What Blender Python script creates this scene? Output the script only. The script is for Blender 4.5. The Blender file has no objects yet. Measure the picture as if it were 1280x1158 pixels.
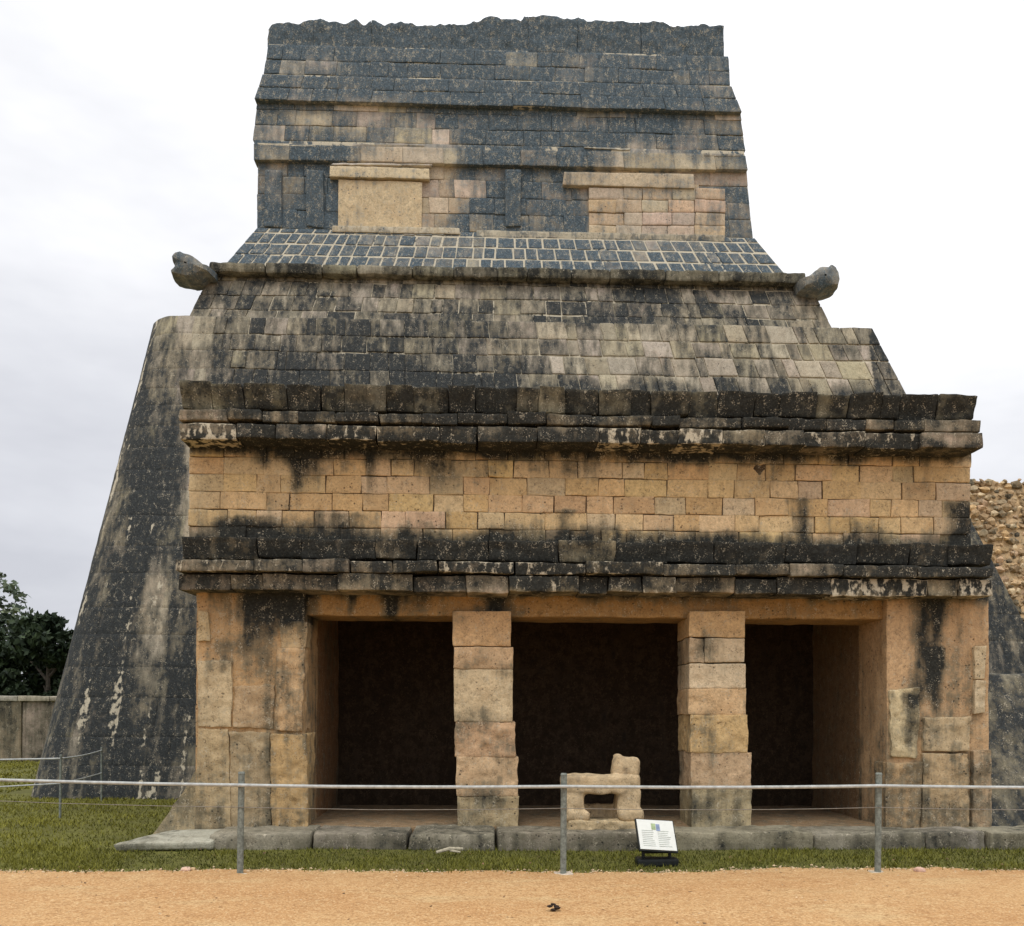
import bpy, math, random
import numpy as np
from mathutils import Vector, Euler, Matrix
random.seed(7); rng = np.random.default_rng(11)
SC = bpy.context.scene
COL = SC.collection

# ------------------------------------------------------------------ camera
F = 1108.0; PX, PY = 640.0, 890.0      # focal length and horizon of the 1280x1158 photograph
EYE = 1.6; YAW = math.radians(1.65); ROLL = 0.005
cd = bpy.data.cameras.new('camera'); cam = bpy.data.objects.new('camera', cd); COL.objects.link(cam)
cd.sensor_fit = 'HORIZONTAL'; cd.sensor_width = 36.0; cd.lens = 36.0*F/1280
cd.shift_y = (PY-579)/1280; cd.clip_start = 0.1; cd.clip_end = 3000
cam.matrix_world = (Matrix.Translation((0, 0, EYE)) @ Matrix.Rotation(-YAW, 4, 'Z') @
                    Matrix.Rotation(math.pi/2, 4, 'X') @ Matrix.Rotation(ROLL, 4, 'Z'))
SC.camera = cam

# ------------------------------------------------------------------ sky, sun, exposure
SUN_EL, SUN_AZ = math.radians(64), math.radians(205)   # azimuth: clockwise from +Y; sun high, behind and left of the viewer
w = bpy.data.worlds.new('World'); SC.world = w; w.use_nodes = True
nt = w.node_tree; nt.nodes.clear()
N = nt.nodes.new; L = nt.links.new
out = N('ShaderNodeOutputWorld'); sky = N('ShaderNodeTexSky'); sky.sky_type = 'NISHITA'
sky.sun_disc = False; sky.sun_elevation = SUN_EL; sky.sun_rotation = SUN_AZ
b1 = N('ShaderNodeBackground'); b1.inputs['Strength'].default_value = 0.1; L(sky.outputs[0], b1.inputs[0])
tc = N('ShaderNodeTexCoord'); sep = N('ShaderNodeSeparateXYZ'); L(tc.outputs['Generated'], sep.inputs[0])
mp = N('ShaderNodeMapping'); mp.inputs['Scale'].default_value = (1, 1, 2.6); L(tc.outputs['Generated'], mp.inputs[0])
ns = N('ShaderNodeTexNoise'); ns.inputs['Scale'].default_value = 2.3; ns.inputs['Detail'].default_value = 5
ns.inputs['Roughness'].default_value = .55; L(mp.outputs[0], ns.inputs[0])
def wmath(op, a, b):
    n = N('ShaderNodeMath'); n.operation = op
    for i, v in enumerate((a, b)):
        if isinstance(v, (int, float)): n.inputs[i].default_value = v
        else: L(v, n.inputs[i])
    return n.outputs[0]
g = wmath('ADD', wmath('MULTIPLY', sep.outputs['X'], .3), wmath('MULTIPLY', sep.outputs['Z'], 1.25))
g = wmath('ADD', g, wmath('MULTIPLY', wmath('SUBTRACT', ns.outputs[0], .5), 1.1))
g = wmath('ADD', wmath('MULTIPLY', g, .8), 0.0)
rp = N('ShaderNodeValToRGB'); rp.color_ramp.elements[0].position = 0.0; rp.color_ramp.elements[0].color = (.66, .67, .725, 1)
rp.color_ramp.elements[1].position = .92; rp.color_ramp.elements[1].color = (1.95, 1.95, 2.0, 1)
e = rp.color_ramp.elements.new(.24); e.color = (.86, .87, .915, 1)
e = rp.color_ramp.elements.new(.5); e.color = (1.15, 1.15, 1.17, 1)
L(g, rp.inputs[0])
b2 = N('ShaderNodeBackground'); L(rp.outputs[0], b2.inputs[0]); b2.inputs['Strength'].default_value = 1.0
mx = N('ShaderNodeMixShader'); mx.inputs[0].default_value = .93
L(b1.outputs[0], mx.inputs[1]); L(b2.outputs[0], mx.inputs[2]); L(mx.outputs[0], out.inputs[0])
sl = bpy.data.lights.new('sun', 'SUN'); sl.energy = 1.4; sl.angle = math.radians(20); sl.color = (1, .95, .87)
so = bpy.data.objects.new('sun', sl); COL.objects.link(so)
sd = Vector((math.sin(SUN_AZ)*math.cos(SUN_EL), math.cos(SUN_AZ)*math.cos(SUN_EL), math.sin(SUN_EL)))
so.rotation_euler = sd.to_track_quat('Z', 'Y').to_euler(); so.location = sd*60
SC.view_settings.view_transform = 'Standard'; SC.view_settings.look = 'None'
SC.view_settings.exposure = 0.0; SC.view_settings.gamma = 1.0

# ------------------------------------------------------------------ measuring the photograph
def at(px, py, D):
    """point of the vertical plane y = D seen at a pixel of the photograph"""
    u, v = px-PX, PY-py
    u, v = u-ROLL*v, v+ROLL*u
    dx, dy = u*math.cos(YAW)+F*math.sin(YAW), F*math.cos(YAW)-u*math.sin(YAW)
    k = D/dy
    return (dx*k, D, EYE+v*k)
def X(px, D, py=700): return at(px, py, D)[0]
def Z(py, D, px=640): return at(px, py, D)[2]

# ------------------------------------------------------------------ noise, mesh builder
def hsh(i, j, k, s):
    n = (i*374761393 + j*668265263 + k*2147483647 + s*974711) & 0xffffffff
    n = ((n ^ (n >> 13))*1274126177) & 0xffffffff
    n = ((n ^ (n >> 16))*2246822519) & 0xffffffff
    return ((n ^ (n >> 15)) & 0xffff)/32767.5-1
def vn(p, s=0):
    p = np.asarray(p, float); i = np.floor(p).astype(np.int64); f = p-i; f = f*f*(3-2*f)
    r = 0
    for a in (0, 1):
        for b in (0, 1):
            for c in (0, 1):
                wgt = (f[:, 0] if a else 1-f[:, 0])*(f[:, 1] if b else 1-f[:, 1])*(f[:, 2] if c else 1-f[:, 2])
                r = r+wgt*hsh(i[:, 0]+a, i[:, 1]+b, i[:, 2]+c, s)
    return r
def fbm(p, o=3, s=0):
    r = 0; a = 1.0; t = 0
    for k in range(o): r = r+a*vn(np.asarray(p)*2**k, s+k); t += a; a *= .5
    return r/t
def vec_noise(p, s=0): return np.stack([fbm(p, 3, s+10*k) for k in range(3)], 1)

class MB:
    def __init__(self): self.v = []; self.q = []; self.base = []; self.lich = []; self.pale = []; self.n = 0
    def add(self, v, q, base=(.4, .3, .2), lich=0, pale=0):
        v = np.asarray(v, float); n = len(v)
        self.v.append(v); self.q.append(np.asarray(q, np.int64)+self.n); self.n += n
        self.base.append(np.broadcast_to(np.asarray(base, float), (n, 3)))
        self.lich.append(np.broadcast_to(np.asarray(lich, float), (n,)))
        self.pale.append(np.broadcast_to(np.asarray(pale, float), (n,)))
    def build(self, name, mat, parent=None, smooth=True, origin=None):
        v = np.concatenate(self.v).astype(np.float32); q = np.concatenate(self.q)
        w0 = np.array(wpos(parent), np.float32) if parent is not None else np.zeros(3, np.float32)
        o0 = np.array(origin, np.float32) if origin is not None else w0
        v = v-o0
        me = bpy.data.meshes.new(name); k = q.shape[1]
        me.vertices.add(len(v)); me.vertices.foreach_set('co', v.ravel())
        me.loops.add(q.size); me.loops.foreach_set('vertex_index', q.astype(np.int32).ravel())
        me.polygons.add(len(q)); me.polygons.foreach_set('loop_start', np.arange(0, q.size, k, dtype=np.int32))
        me.update(calc_edges=True); me.validate()
        me.polygons.foreach_set('use_smooth', np.full(len(me.polygons), smooth))
        if len(me.vertices) == len(v):
            a = me.attributes.new('base', 'FLOAT_COLOR', 'POINT')
            c = np.ones((len(v), 4), np.float32); c[:, :3] = np.concatenate(self.base); a.data.foreach_set('color', c.ravel())
            a = me.attributes.new('lichen', 'FLOAT', 'POINT'); a.data.foreach_set('value', np.concatenate(self.lich).astype(np.float32))
            a = me.attributes.new('pale', 'FLOAT', 'POINT'); a.data.foreach_set('value', np.concatenate(self.pale).astype(np.float32))
        me.materials.append(mat)
        if smooth and len(me.polygons) < 400000: me.set_sharp_from_angle(angle=.6)
        o = bpy.data.objects.new(name, me); COL.objects.link(o); o.parent = parent; o.location = [float(t) for t in (o0-w0)]
        return o
def wpos(o):
    p = Vector((0, 0, 0))
    while o is not None: p += o.location; o = o.parent
    return p
def thing(name, label, cat, loc=(0, 0, 0), group=None):
    o = bpy.data.objects.new(name, None); COL.objects.link(o); o.location = loc; o.empty_display_size = .2
    return tag(o, label, cat, group)
def tag(o, label, cat, group=None):
    o['label'] = label; o['category'] = cat
    if group: o['group'] = group
    return o
def node(name, parent, loc, label=None):
    o = bpy.data.objects.new(name, None); COL.objects.link(o); o.parent = parent
    o.location = Vector(loc)-wpos(parent)
    if label: o['label'] = label
    return o

_lat = {}
def lattice(nx, ny, nz):
    if (nx, ny, nz) in _lat: return _lat[nx, ny, nz]
    idx = {}; pts = []; quads = []
    def vid(i, j, k):
        t = (i, j, k)
        if t not in idx: idx[t] = len(pts); pts.append((i/nx, j/ny, k/nz))
        return idx[t]
    for i in range(nx):
        for k in range(nz):
            quads.append((vid(i, 0, k), vid(i+1, 0, k), vid(i+1, 0, k+1), vid(i, 0, k+1)))
            quads.append((vid(i, ny, k), vid(i, ny, k+1), vid(i+1, ny, k+1), vid(i+1, ny, k)))
    for i in range(nx):
        for j in range(ny):
            quads.append((vid(i, j, 0), vid(i, j+1, 0), vid(i+1, j+1, 0), vid(i+1, j, 0)))
            quads.append((vid(i, j, nz), vid(i+1, j, nz), vid(i+1, j+1, nz), vid(i, j+1, nz)))
    for j in range(ny):
        for k in range(nz):
            quads.append((vid(0, j, k), vid(0, j, k+1), vid(0, j+1, k+1), vid(0, j+1, k)))
            quads.append((vid(nx, j, k), vid(nx, j+1, k), vid(nx, j+1, k+1), vid(nx, j, k+1)))
    _lat[nx, ny, nz] = (np.array(pts), np.array(quads)); return _lat[nx, ny, nz]

def rbox(mb, x0, x1, y0, y1, z0, z1, res=.05, r=.015, amp=.01, freq=6., base=(.4, .3, .2), lich=0., pale=0., jit=.006,
         M=None, ydiv=None, var=.1, bump=None, lv=.06, ew=.16, relief=0.):
    """a worn block: rounded edges, crooked corners, noisy faces; M bends it into place"""
    x0, x1 = sorted((x0, x1)); y0, y1 = sorted((y0, y1)); z0, z1 = sorted((z0, z1))
    d = np.array([x1-x0, y1-y0, z1-z0])
    n = [int(min(160, max(4, math.ceil(t/res)+2))) for t in d]
    if ydiv: n[1] = max(4, ydiv)
    u, q = lattice(*n)
    lo = np.array([x0, y0, z0]); u = u.copy()
    rr = np.minimum(r*(1+.5*random.uniform(-1, 1)), d*.3)
    nn = np.array(n); i = np.rint(u*nn); e0 = rr/d
    u = np.where(i == 0, 0, np.where(i == nn, 1, e0+(1-2*e0)*(i-1)/(nn-2))); rim = ((i == 0) | (i == nn)).sum(1)
    p = lo+u*d
    c = np.clip(p, lo+rr, lo+d-rr); e = p-c; ln = np.linalg.norm(e/rr, axis=1, keepdims=True)
    p = np.where(ln > 1, c+e/np.maximum(ln, 1e-6), p)
    cj = rng.uniform(-jit, jit, (2, 2, 2, 3)); o = 0
    for a in (0, 1):
        for b in (0, 1):
            for k in (0, 1):
                wgt = (u[:, 0] if a else 1-u[:, 0])*(u[:, 1] if b else 1-u[:, 1])*(u[:, 2] if k else 1-u[:, 2])
                o = o+wgt[:, None]*cj[a, b, k]
    p = p+o
    if M is not None: p = M(p)
    p = p+vec_noise(p*freq, 3)*amp
    if bump is not None: p = bump(p)
    t = 1+random.uniform(-var, var)
    b = np.array(base)*t*np.array([1, 1+random.uniform(-.03, .03), 1+random.uniform(-.1, .1)])
    l = lich(p) if callable(lich) else lich
    l = l+random.uniform(-lv, lv)
    pl = pale(p) if callable(pale) else pale
    if ew: pl = pl+np.where(rim > 1, ew*(1+vn(p*3.3, 15)), 0)
    if relief: p[:, 1] -= relief*np.tanh(4*fbm(p*6.5, 2, 70))
    mb.add(p, q, b, l, pl)

class Chart:
    """how dark the wall is, by black lichen and some painted shade, read off the wall in columns and rows (0 clean .. 9 black)"""
    def __init__(self, px0, px1, pys, rows, D):
        self.xa, self.xb = X(px0, D), X(px1, D); self.z = np.array([Z(p, D) for p in pys])
        self.g = np.array([[int(c)/9 for c in r] for r in rows])
    def __call__(self, p):
        nc = self.g.shape[1]
        u = np.clip((p[:, 0]-self.xa)/(self.xb-self.xa)*(nc-1), 0, nc-1.001)
        v = np.interp(-p[:, 2], -self.z, np.arange(len(self.z))); v = np.clip(v, 0, len(self.z)-1.001)
        u = u+.45*vn(p*[2.3, 2.3, 2.3], 5); v = v+.45*vn(p*[3.1, 3.1, 2.1], 6)
        u = np.clip(u, 0, nc-1.001); v = np.clip(v, 0, len(self.z)-1.001)
        i, j = u.astype(int), v.astype(int); a, b = u-i, v-j; g = self.g
        return (g[j, i]*(1-a)+g[j, i+1]*a)*(1-b)+(g[j+1, i]*(1-a)+g[j+1, i+1]*a)*b

# ------------------------------------------------------------------ materials
def mat_nodes(name):
    m = bpy.data.materials.new(name); m.use_nodes = True; t = m.node_tree
    bs = t.nodes['Principled BSDF']; bs.inputs['Specular IOR Level'].default_value = .25
    return m, t, bs
class G:
    def __init__(s, t): s.t = t
    def n(s, kind, **k):
        x = s.t.nodes.new(kind)
        for a, b in k.items(): setattr(x, a, b)
        return x
    def put(s, sock, v):
        if isinstance(v, (int, float)): sock.default_value = v
        elif isinstance(v, tuple): sock.default_value = v if len(v) == 4 or sock.type == 'VECTOR' else v+(1,)
        else: s.t.links.new(v, sock)
    def math(s, op, a, b=0., c=None):
        x = s.n('ShaderNodeMath', operation=op); s.put(x.inputs[0], a); s.put(x.inputs[1], b)
        if c is not None: s.put(x.inputs[2], c)
        return x.outputs[0]
    def mix(s, f, a, b, mode='MIX'):
        x = s.n('ShaderNodeMix', data_type='RGBA', blend_type=mode); s.put(x.inputs[0], f); s.put(x.inputs[6], a); s.put(x.inputs[7], b)
        return x.outputs[2]
    def ss(s, v, a, b, lo=0., hi=1.):
        x = s.n('ShaderNodeMapRange', interpolation_type='SMOOTHSTEP'); s.put(x.inputs[0], v)
        for i, k in enumerate((a, b, lo, hi)): x.inputs[i+1].default_value = k
        return x.outputs[0]
    def noise(s, co, scale, detail=4, rough=.6, sc=None):
        if sc:
            m = s.n('ShaderNodeMapping'); m.inputs['Scale'].default_value = sc; s.put(m.inputs[0], co); co = m.outputs[0]
        x = s.n('ShaderNodeTexNoise'); s.put(x.inputs[0], co); x.inputs['Scale'].default_value = scale
        x.inputs['Detail'].default_value = detail; x.inputs['Roughness'].default_value = rough
        return x.outputs[0]
    def attr(s, name, kind='Fac'):
        x = s.n('ShaderNodeAttribute', attribute_name=name); return x.outputs[kind]
def stone_mat(name, grey, black, palec=(.52, .47, .36), streak=.75, blotch=.8, fine=1., bump=.5, shift=0., const=None, fleck=0.):
    m, t, bs = mat_nodes(name); g = G(t)
    co = g.n('ShaderNodeNewGeometry').outputs['Position']
    base = g.attr('base', 'Color') if const is None else g.mix(0., const, const)
    li = g.attr('lichen') if const is None else .22; pa = g.attr('pale') if const is None else .1
    n1 = g.noise(co, 2.6, 8, .68); n2 = g.noise(co, 1., 5, .6, (7, 7, .75)); n3 = g.noise(co, 34*fine, 4, .7)
    n4 = g.noise(co, 9*fine, 6, .72); n5 = g.noise(co, 13*fine, 3, .6, (1, 1, .6))
    l = g.math('ADD', g.math('ADD', li, shift), g.math('MULTIPLY', g.math('SUBTRACT', n1, .5), blotch*1.6))
    l = g.math('ADD', l, g.math('MULTIPLY', g.math('SUBTRACT', n2, .5), streak*1.5))
    l = g.math('ADD', l, g.math('MULTIPLY', g.math('SUBTRACT', n4, .5), 1.25))
    l = g.math('ADD', l, g.math('MULTIPLY', g.math('SUBTRACT', n3, .5), .7))
    tone = g.math('ADD', g.math('MULTIPLY', n3, 1.3), g.math('MULTIPLY', n4, 1.2)); tone = g.math('SUBTRACT', tone, .23)
    c = g.mix(1., base, tone, 'MULTIPLY')
    c = g.mix(g.ss(n1, .45, .75, 0, .4), c, g.mix(1., base, (1.05, .92, .82), 'MULTIPLY'))
    gv = g.mix(g.ss(n4, .35, .65), grey, tuple(x*1.9 for x in grey))
    gv = g.mix(.5, gv, g.mix(1., base, (.36, .36, .36), 'MULTIPLY')); gv = g.mix(1., gv, tone, 'MULTIPLY')
    c = g.mix(g.ss(l, .18, .62, 0, .95), c, gv)
    bv = g.mix(g.ss(n3, .4, .7), black, tuple(x*2.2 for x in black))
    c = g.mix(g.ss(l, .52, 1.0), c, bv)
    # lime crust and bright chips that keep to where mortar and bare edges are
    ps = g.math('ADD', pa, g.math('MULTIPLY', g.math('SUBTRACT', n5, .5), 1.5))
    c = g.mix(g.ss(ps, .52, .72, 0, .9), c, palec)
    n6 = g.noise(co, 62*fine, 2, .6)
    sp = g.ss(g.math('ADD', g.math('MULTIPLY', n6, .55), g.math('MULTIPLY', n5, .45)), .565-fleck, .635-fleck, 0, .65)
    c = g.mix(sp, c, tuple(x*.8 for x in palec))
    dk = g.ss(g.math('ADD', g.math('MULTIPLY', n6, .6), g.math('MULTIPLY', n4, .4)), .435, .36, 0, .6)
    c = g.mix(dk, c, tuple(x*1.4 for x in black))
    # pits
    v = g.n('ShaderNodeTexVoronoi'); g.put(v.inputs[0], co); v.inputs['Scale'].default_value = 15*fine
    pit = g.math('MULTIPLY', g.ss(v.outputs[0], .12, .22, 1, 0), g.ss(n1, .48, .6))
    c = g.mix(g.math('MULTIPLY', pit, .8), c, tuple(x*1.3 for x in black))
    t.links.new(c, bs.inputs['Base Color']); bs.inputs['Roughness'].default_value = .92
    bp = g.n('ShaderNodeBump'); bp.inputs['Strength'].default_value = bump; bp.inputs['Distance'].default_value = .025
    h = g.math('ADD', g.math('MULTIPLY', n3, .5), n4); h = g.math('SUBTRACT', h, g.math('MULTIPLY', pit, .6))
    t.links.new(h, bp.inputs['Height']); t.links.new(bp.outputs[0], bs.inputs['Normal'])
    return m
WINGM = stone_mat('streaked_stone', (.125, .115, .088), (.022, .025, .026), streak=1.15, blotch=.55)
STONE = stone_mat('weathered_stone', (.115, .106, .074), (.018, .019, .017))
UPPER = stone_mat('hazy_lichened_stone', (.15, .16, .155), (.048, .066, .080), fine=.8, streak=.7, blotch=.7, shift=.10, fleck=.025)  # haze over the upper temple painted into the blue-grey of the lichen
def simple(name, col, rough=.6, metal=0., vary=.25, scale=20.):
    m, t, bs = mat_nodes(name); g = G(t)
    co = g.n('ShaderNodeNewGeometry').outputs['Position']; n = g.noise(co, scale, 5, .65)
    c = g.mix(g.ss(n, .3, .7), tuple(x*(1-vary) for x in col), tuple(min(1, x*(1+vary)) for x in col))
    t.links.new(c, bs.inputs['Base Color']); bs.inputs['Roughness'].default_value = rough; bs.inputs['Metallic'].default_value = metal
    return m
def dirt_mat():
    m, t, bs = mat_nodes('orange_dirt'); g = G(t); co = g.n('ShaderNodeNewGeometry').outputs['Position']
    a = g.noise(co, .6, 4, .6); b = g.noise(co, 5., 6, .7); f = g.noise(co, 48., 3, .75); k = g.noise(co, 1.6, 4, .65, (.5, 1.3, 1)); f2 = g.noise(co, 16., 4, .7)
    c = g.mix(g.ss(a, .3, .7), (.44, .245, .105), (.50, .31, .145))
    c = g.mix(g.ss(k, .5, .75, 0, .7), c, (.53, .385, .20))
    c = g.mix(g.ss(b, .5, .78, 0, .75), c, (.31, .155, .06))
    c = g.mix(g.ss(f, .54, .64, 0, .8), c, (.20, .115, .055))
    c = g.mix(g.ss(f, .46, .36, 0, .75), c, (.66, .48, .27))
    c = g.mix(g.ss(f2, .53, .66, 0, .5), c, (.30, .165, .075)); c = g.mix(g.ss(f2, .44, .34, 0, .5), c, (.60, .44, .24))
    t.links.new(c, bs.inputs['Base Color']); bs.inputs['Roughness'].default_value = 1.; bs.inputs['Specular IOR Level'].default_value = .1
    bp = g.n('ShaderNodeBump'); bp.inputs['Strength'].default_value = .6; bp.inputs['Distance'].default_value = .02
    t.links.new(g.math('ADD', b, g.math('MULTIPLY', f, .5)), bp.inputs['Height']); t.links.new(bp.outputs[0], bs.inputs['Normal'])
    return m
def turf_mat():
    m, t, bs = mat_nodes('thin_turf'); g = G(t); co = g.n('ShaderNodeNewGeometry').outputs['Position']
    a = g.noise(co, 1.1, 5, .65); b = g.noise(co, 14., 5, .7)
    c = g.mix(g.ss(a, .35, .65), (.09, .092, .020), (.135, .135, .028))
    c = g.mix(g.ss(b, .45, .7, 0, .8), c, (.075, .06, .025)); c = g.mix(g.ss(b, .42, .3, 0, .4), c, (.20, .16, .06))
    t.links.new(c, bs.inputs['Base Color']); bs.inputs['Roughness'].default_value = 1.
    return m
def leaf_mat(name, c0, c1):
    m, t, bs = mat_nodes(name); g = G(t)
    c = g.mix(g.attr('pale'), c0, c1); t.links.new(c, bs.inputs['Base Color']); bs.inputs['Roughness'].default_value = .7
    return m
DIRT, TURF = dirt_mat(), turf_mat()
BLADE = leaf_mat('grass_blade', (.052, .060, .009), (.21, .20, .028))
METAL = simple('dull_post_metal', (.17, .19, .17), .6, .0, .35, 30)
CABLE = simple('pale_cable', (.40, .42, .41), .5, .0, .2, 15)
WIRE = simple('thin_wire', (.22, .2, .17), .6, .2)
BLACKM = simple('black_paint', (.012, .015, .015), .5, 0., .3)
WHITE = simple('white_board', (.66, .69, .66), .4, 0., .03)
INK = simple('grey_print', (.30, .34, .30), .6); GREENP = simple('green_print', (.33, .42, .24), .6); BLUEP = simple('blue_print', (.22, .28, .42), .6)
BARK = simple('bark', (.10, .085, .065), .9, 0, .4, 8)
DARKLEAF = leaf_mat('dark_leaves', (.010, .020, .010), (.038, .06, .022))
PALELEAF = leaf_mat('pale_leaves', (.07, .10, .07), (.17, .20, .13))
PEB = simple('pebble', (.50, .38, .24), .9, 0, .5, 4)

SHADED = stone_mat('shaded_plaster', (.045, .03, .018), (.012, .009, .007), palec=(.11, .075, .045))  # darkness of the unlit room painted in as near-black stone colour
ORANGE = (.50, .335, .175); BUFF = (.46, .345, .205); BEIGE = (.44, .355, .25); PALE = (.53, .43, .28); GREYST = (.30, .265, .20)

# ------------------------------------------------------------------ ground
def gz(p):
    x, y = p[:, 0], p[:, 1]
    s = np.clip((y-10.5)/5, 0, 1); s = s*s*(3-2*s)
    near = np.exp(-(np.maximum(np.abs(x)-14, 0)/20)**2-(np.maximum(y-34, 0)/30)**2)
    q = np.stack([x*.6, y*.6, x*0], 1)
    return .05*s+.018*fbm(q, 3, 20)*near
def sheet(xs, ys, dz=0.):
    gx, gy = np.meshgrid(xs, ys); p = np.stack([gx.ravel(), gy.ravel(), gx.ravel()*0], 1)
    p[:, 2] = gz(p)+dz; nx, ny = len(xs), len(ys)
    i = (np.arange(ny-1)[:, None]*nx+np.arange(nx-1)[None]).ravel()
    return p, np.stack([i, i+1, i+nx+1, i+nx], 1)
far = [-900, -400, -200, -100, -60, -40, -28, -20]
mb = MB(); mb.add(*sheet(np.array(far+list(np.arange(-16, 16.1, .2))+[-t for t in far[::-1]]),
                         np.array([-300, -100, -40, -20, -8]+list(np.arange(-4, 34.1, .2))+[36, 40, 48, 60, 90, 150, 300, 600, 1200])))
o = mb.build('ground', TURF); o['kind'] = 'structure'
xs = np.concatenate([[-60, -35, -20], np.arange(-12, 12.01, .06), [20, 35, 60]])
def edge(x): return 8.92+.10*vn(np.stack([x*.9, x*0, x*0], 1), 31)+.07*vn(np.stack([x*4, x*0, x*0], 1), 32)+.04*vn(np.stack([x*13, x*0, x*0], 1), 33)
ts = np.concatenate([[0, .35, .6], np.linspace(.7, 1, 70)])
p, q = sheet(xs, ts); p[:, 1] = -30+(edge(p[:, 0])+30)*p[:, 1]; p[:, 2] = gz(p)+.006+.010*(.9+fbm(p*[2.2, 2.2, 0], 3, 55))*np.clip((edge(p[:, 0])-p[:, 1])/.4, 0, 1)
mb = MB(); mb.add(p, q); o = mb.build('dirt_path', DIRT); o['kind'] = 'structure'

# grass blades
def blades(n, xr, yr, hmin, hmax, wid, mask=None):
    x = rng.uniform(*xr, n); y = rng.uniform(*yr, n)
    if mask is not None: k = mask(x, y); x, y = x[k], y[k]
    n = len(x); p = np.stack([x, y, x*0], 1); p[:, 2] = gz(p)
    cl = fbm(p*[1.7, 1.7, 0], 3, 44); k = rng.uniform(-1, .75, n) < cl+.22; p = p[k]; cl = cl[k]; n = len(p)
    a = rng.uniform(0, math.tau, n); h = rng.uniform(hmin, hmax, n)*(1+.5*cl); d = np.stack([np.cos(a), np.sin(a), a*0], 1)*wid
    ln = np.stack([rng.normal(0, .5, n)*h, rng.normal(0, .5, n)*h, h], 1)
    v = np.stack([p-d, p+d, p+ln], 1).reshape(-1, 3)
    return v, np.arange(3*n).reshape(-1, 3), np.repeat(np.clip(.45+.5*cl+rng.normal(0, .22, n), 0, 1), 3)
mb = MB()
for args in ((52000, (-7.5, 8.5), (8.75, 10.35), .015, .05, .006, lambda x, y: y > edge(x)+rng.normal(.02, .11, len(x))),
             (46000, (-15, -4.2), (10.2, 16.2), .02, .055, .008), (30000, (-22, -8.8), (14, 27), .03, .07, .018),
             (7000, (5.5, 12), (10.3, 16), .02, .06, .009)):
    v, f, t = blades(*args)
    t = t+.28*np.clip((-v[:, 0]-3.5)/2.5, 0, 1)*np.clip((v[:, 1]-9.3)/1.5, 0, 1)+.16*np.clip((-v[:, 0]-3.5)/2.5, 0, 1)-.1; mb.add(v, f, pale=np.clip(t, 0, 1))
o = mb.build('grass', BLADE, smooth=False); o['kind'] = 'stuff'

# ------------------------------------------------------------------ temple
FD = 10.9                     # plane of the chamber front
FACE = Chart(220, 1240, [500, 534, 552, 566, 578, 592, 610, 630, 650, 661, 675, 697, 714, 738, 752, 768, 800, 850, 900, 950, 1000, 1035], [
    '778887788877777887788888', '556766787767777887667678', '545744667767666777767556', '899999999999999999999988',  # last row: shade beneath the upper cornice painted together with its stain
    '213543642446323224322222', '101241142245111141111112', '101130012110000111001223', '212110011010000011112212',
    '322222122121211112331135', '377653444456544343454467', '888978888999789988998899', '888888887888888888889999',
    '766877786878776787878899', '756777667798887787876789', '329922551512222222222923', '119911331722222212211912',
    '119311111111111111111811', '212421011122122231121821', '213431111122222321132533', '323441111122222321333433',
    '443441111133444441444444', '554551111144555551555555'], FD)
FACE_CHART = FACE
DRIPS = [(X(a, FD), Z(b, FD, a), Z(c, FD, a), d*FD/F, e) for a, b, c, d, e in (
    (370, 552, 615, 17, .75), (330, 552, 585, 10, .4), (462, 552, 630, 9, .6), (545, 552, 618, 15, .75), (610, 552, 575, 12, .4), (742, 552, 605, 11, .6), (860, 552, 578, 24, .45), (1000, 552, 580, 14, .4), (1000, 625, 672, 14, .6),
    (705, 640, 690, 16, .6), (318, 648, 680, 36, .5), (430, 645, 690, 40, .4), (1200, 630, 690, 18, .7),
    (440, 740, 772, 8, .9), (488, 740, 772, 9, .9), (620, 738, 768, 9, .8), (326, 740, 765, 16, .55), (368, 735, 780, 19, 1.1), (1172, 740, 800, 9, .9), (1170, 812, 893, 10, .8), (1135, 870, 935, 9, .5))]
def FACE(p):
    l = FACE_CHART(p)
    for x, z1, z0, hw, am in DRIPS:
        t = np.clip((z1-p[:, 2])/(z1-z0), 0, 1); k = np.clip((z0-.06-p[:, 2])/-.12, 0, 1)*np.clip((z1+.05-p[:, 2])/.04, 0, 1)
        l = l+am*(1-.45*t)*k*np.exp(-((p[:, 0]-x-.04*vn(p*4, 33))/(hw*(1.1-.5*t)))**2)
    return l
def FACED(p): return FACE_CHART(p)+.14
SHR = Chart(320, 918, [28, 45, 62, 80, 98, 115, 135, 150, 165, 180, 195, 210, 225, 240, 255, 270, 285, 300, 318, 335], [
    '888888888888888888888888', '889888888888888888888888', '887778888887888588788878', '876568888887777688877548',
    '877888788878888678888848', '887778888889888888888878', '865543456899888666888655', '854343445799878556888544',
    '875545443489887888677666', '876776433378888875345668', '766774322268899885323444', '756863111288999943223323',
    '656853111189888821222245', '667753222289767741222245', '677764222289757853322235', '888865232289867842222346',
    '888864332268878764222356', '888766655556878777666778', '888776665666788877677788', '777777766667888877677778'], 19.7)
SHR.g = np.clip((SHR.g-.55)*1.35+.58, -.1, 1.05)
TER = Chart(205, 1079, [350, 365, 380, 395, 410, 425, 440, 455, 470, 485, 520], [
    '555566555556565676655555', '555666565665676775665545', '555566566655678875666555', '555555556665566555555554',
    '665555666655454344455544', '656656667766434334454444', '666666777766543444544334', '776677788766533435554223',
    '667777888877643445555223', '778887888888777777776556', '888888888888888888888888'], 17.6)
TER.g = (TER.g-.6)*1.5+.66
WING = Chart(20, 240, [400, 460, 520, 580, 640, 700, 760, 820, 880, 920, 960, 1000], [
    '888888876444', '888888887644', '888888888754', '888888898754', '888888898754', '887888888665', '887888887667',
    '876778888678', '877788888888', '766667888888', '556667788887', '666677777776'], 16.3)
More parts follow.
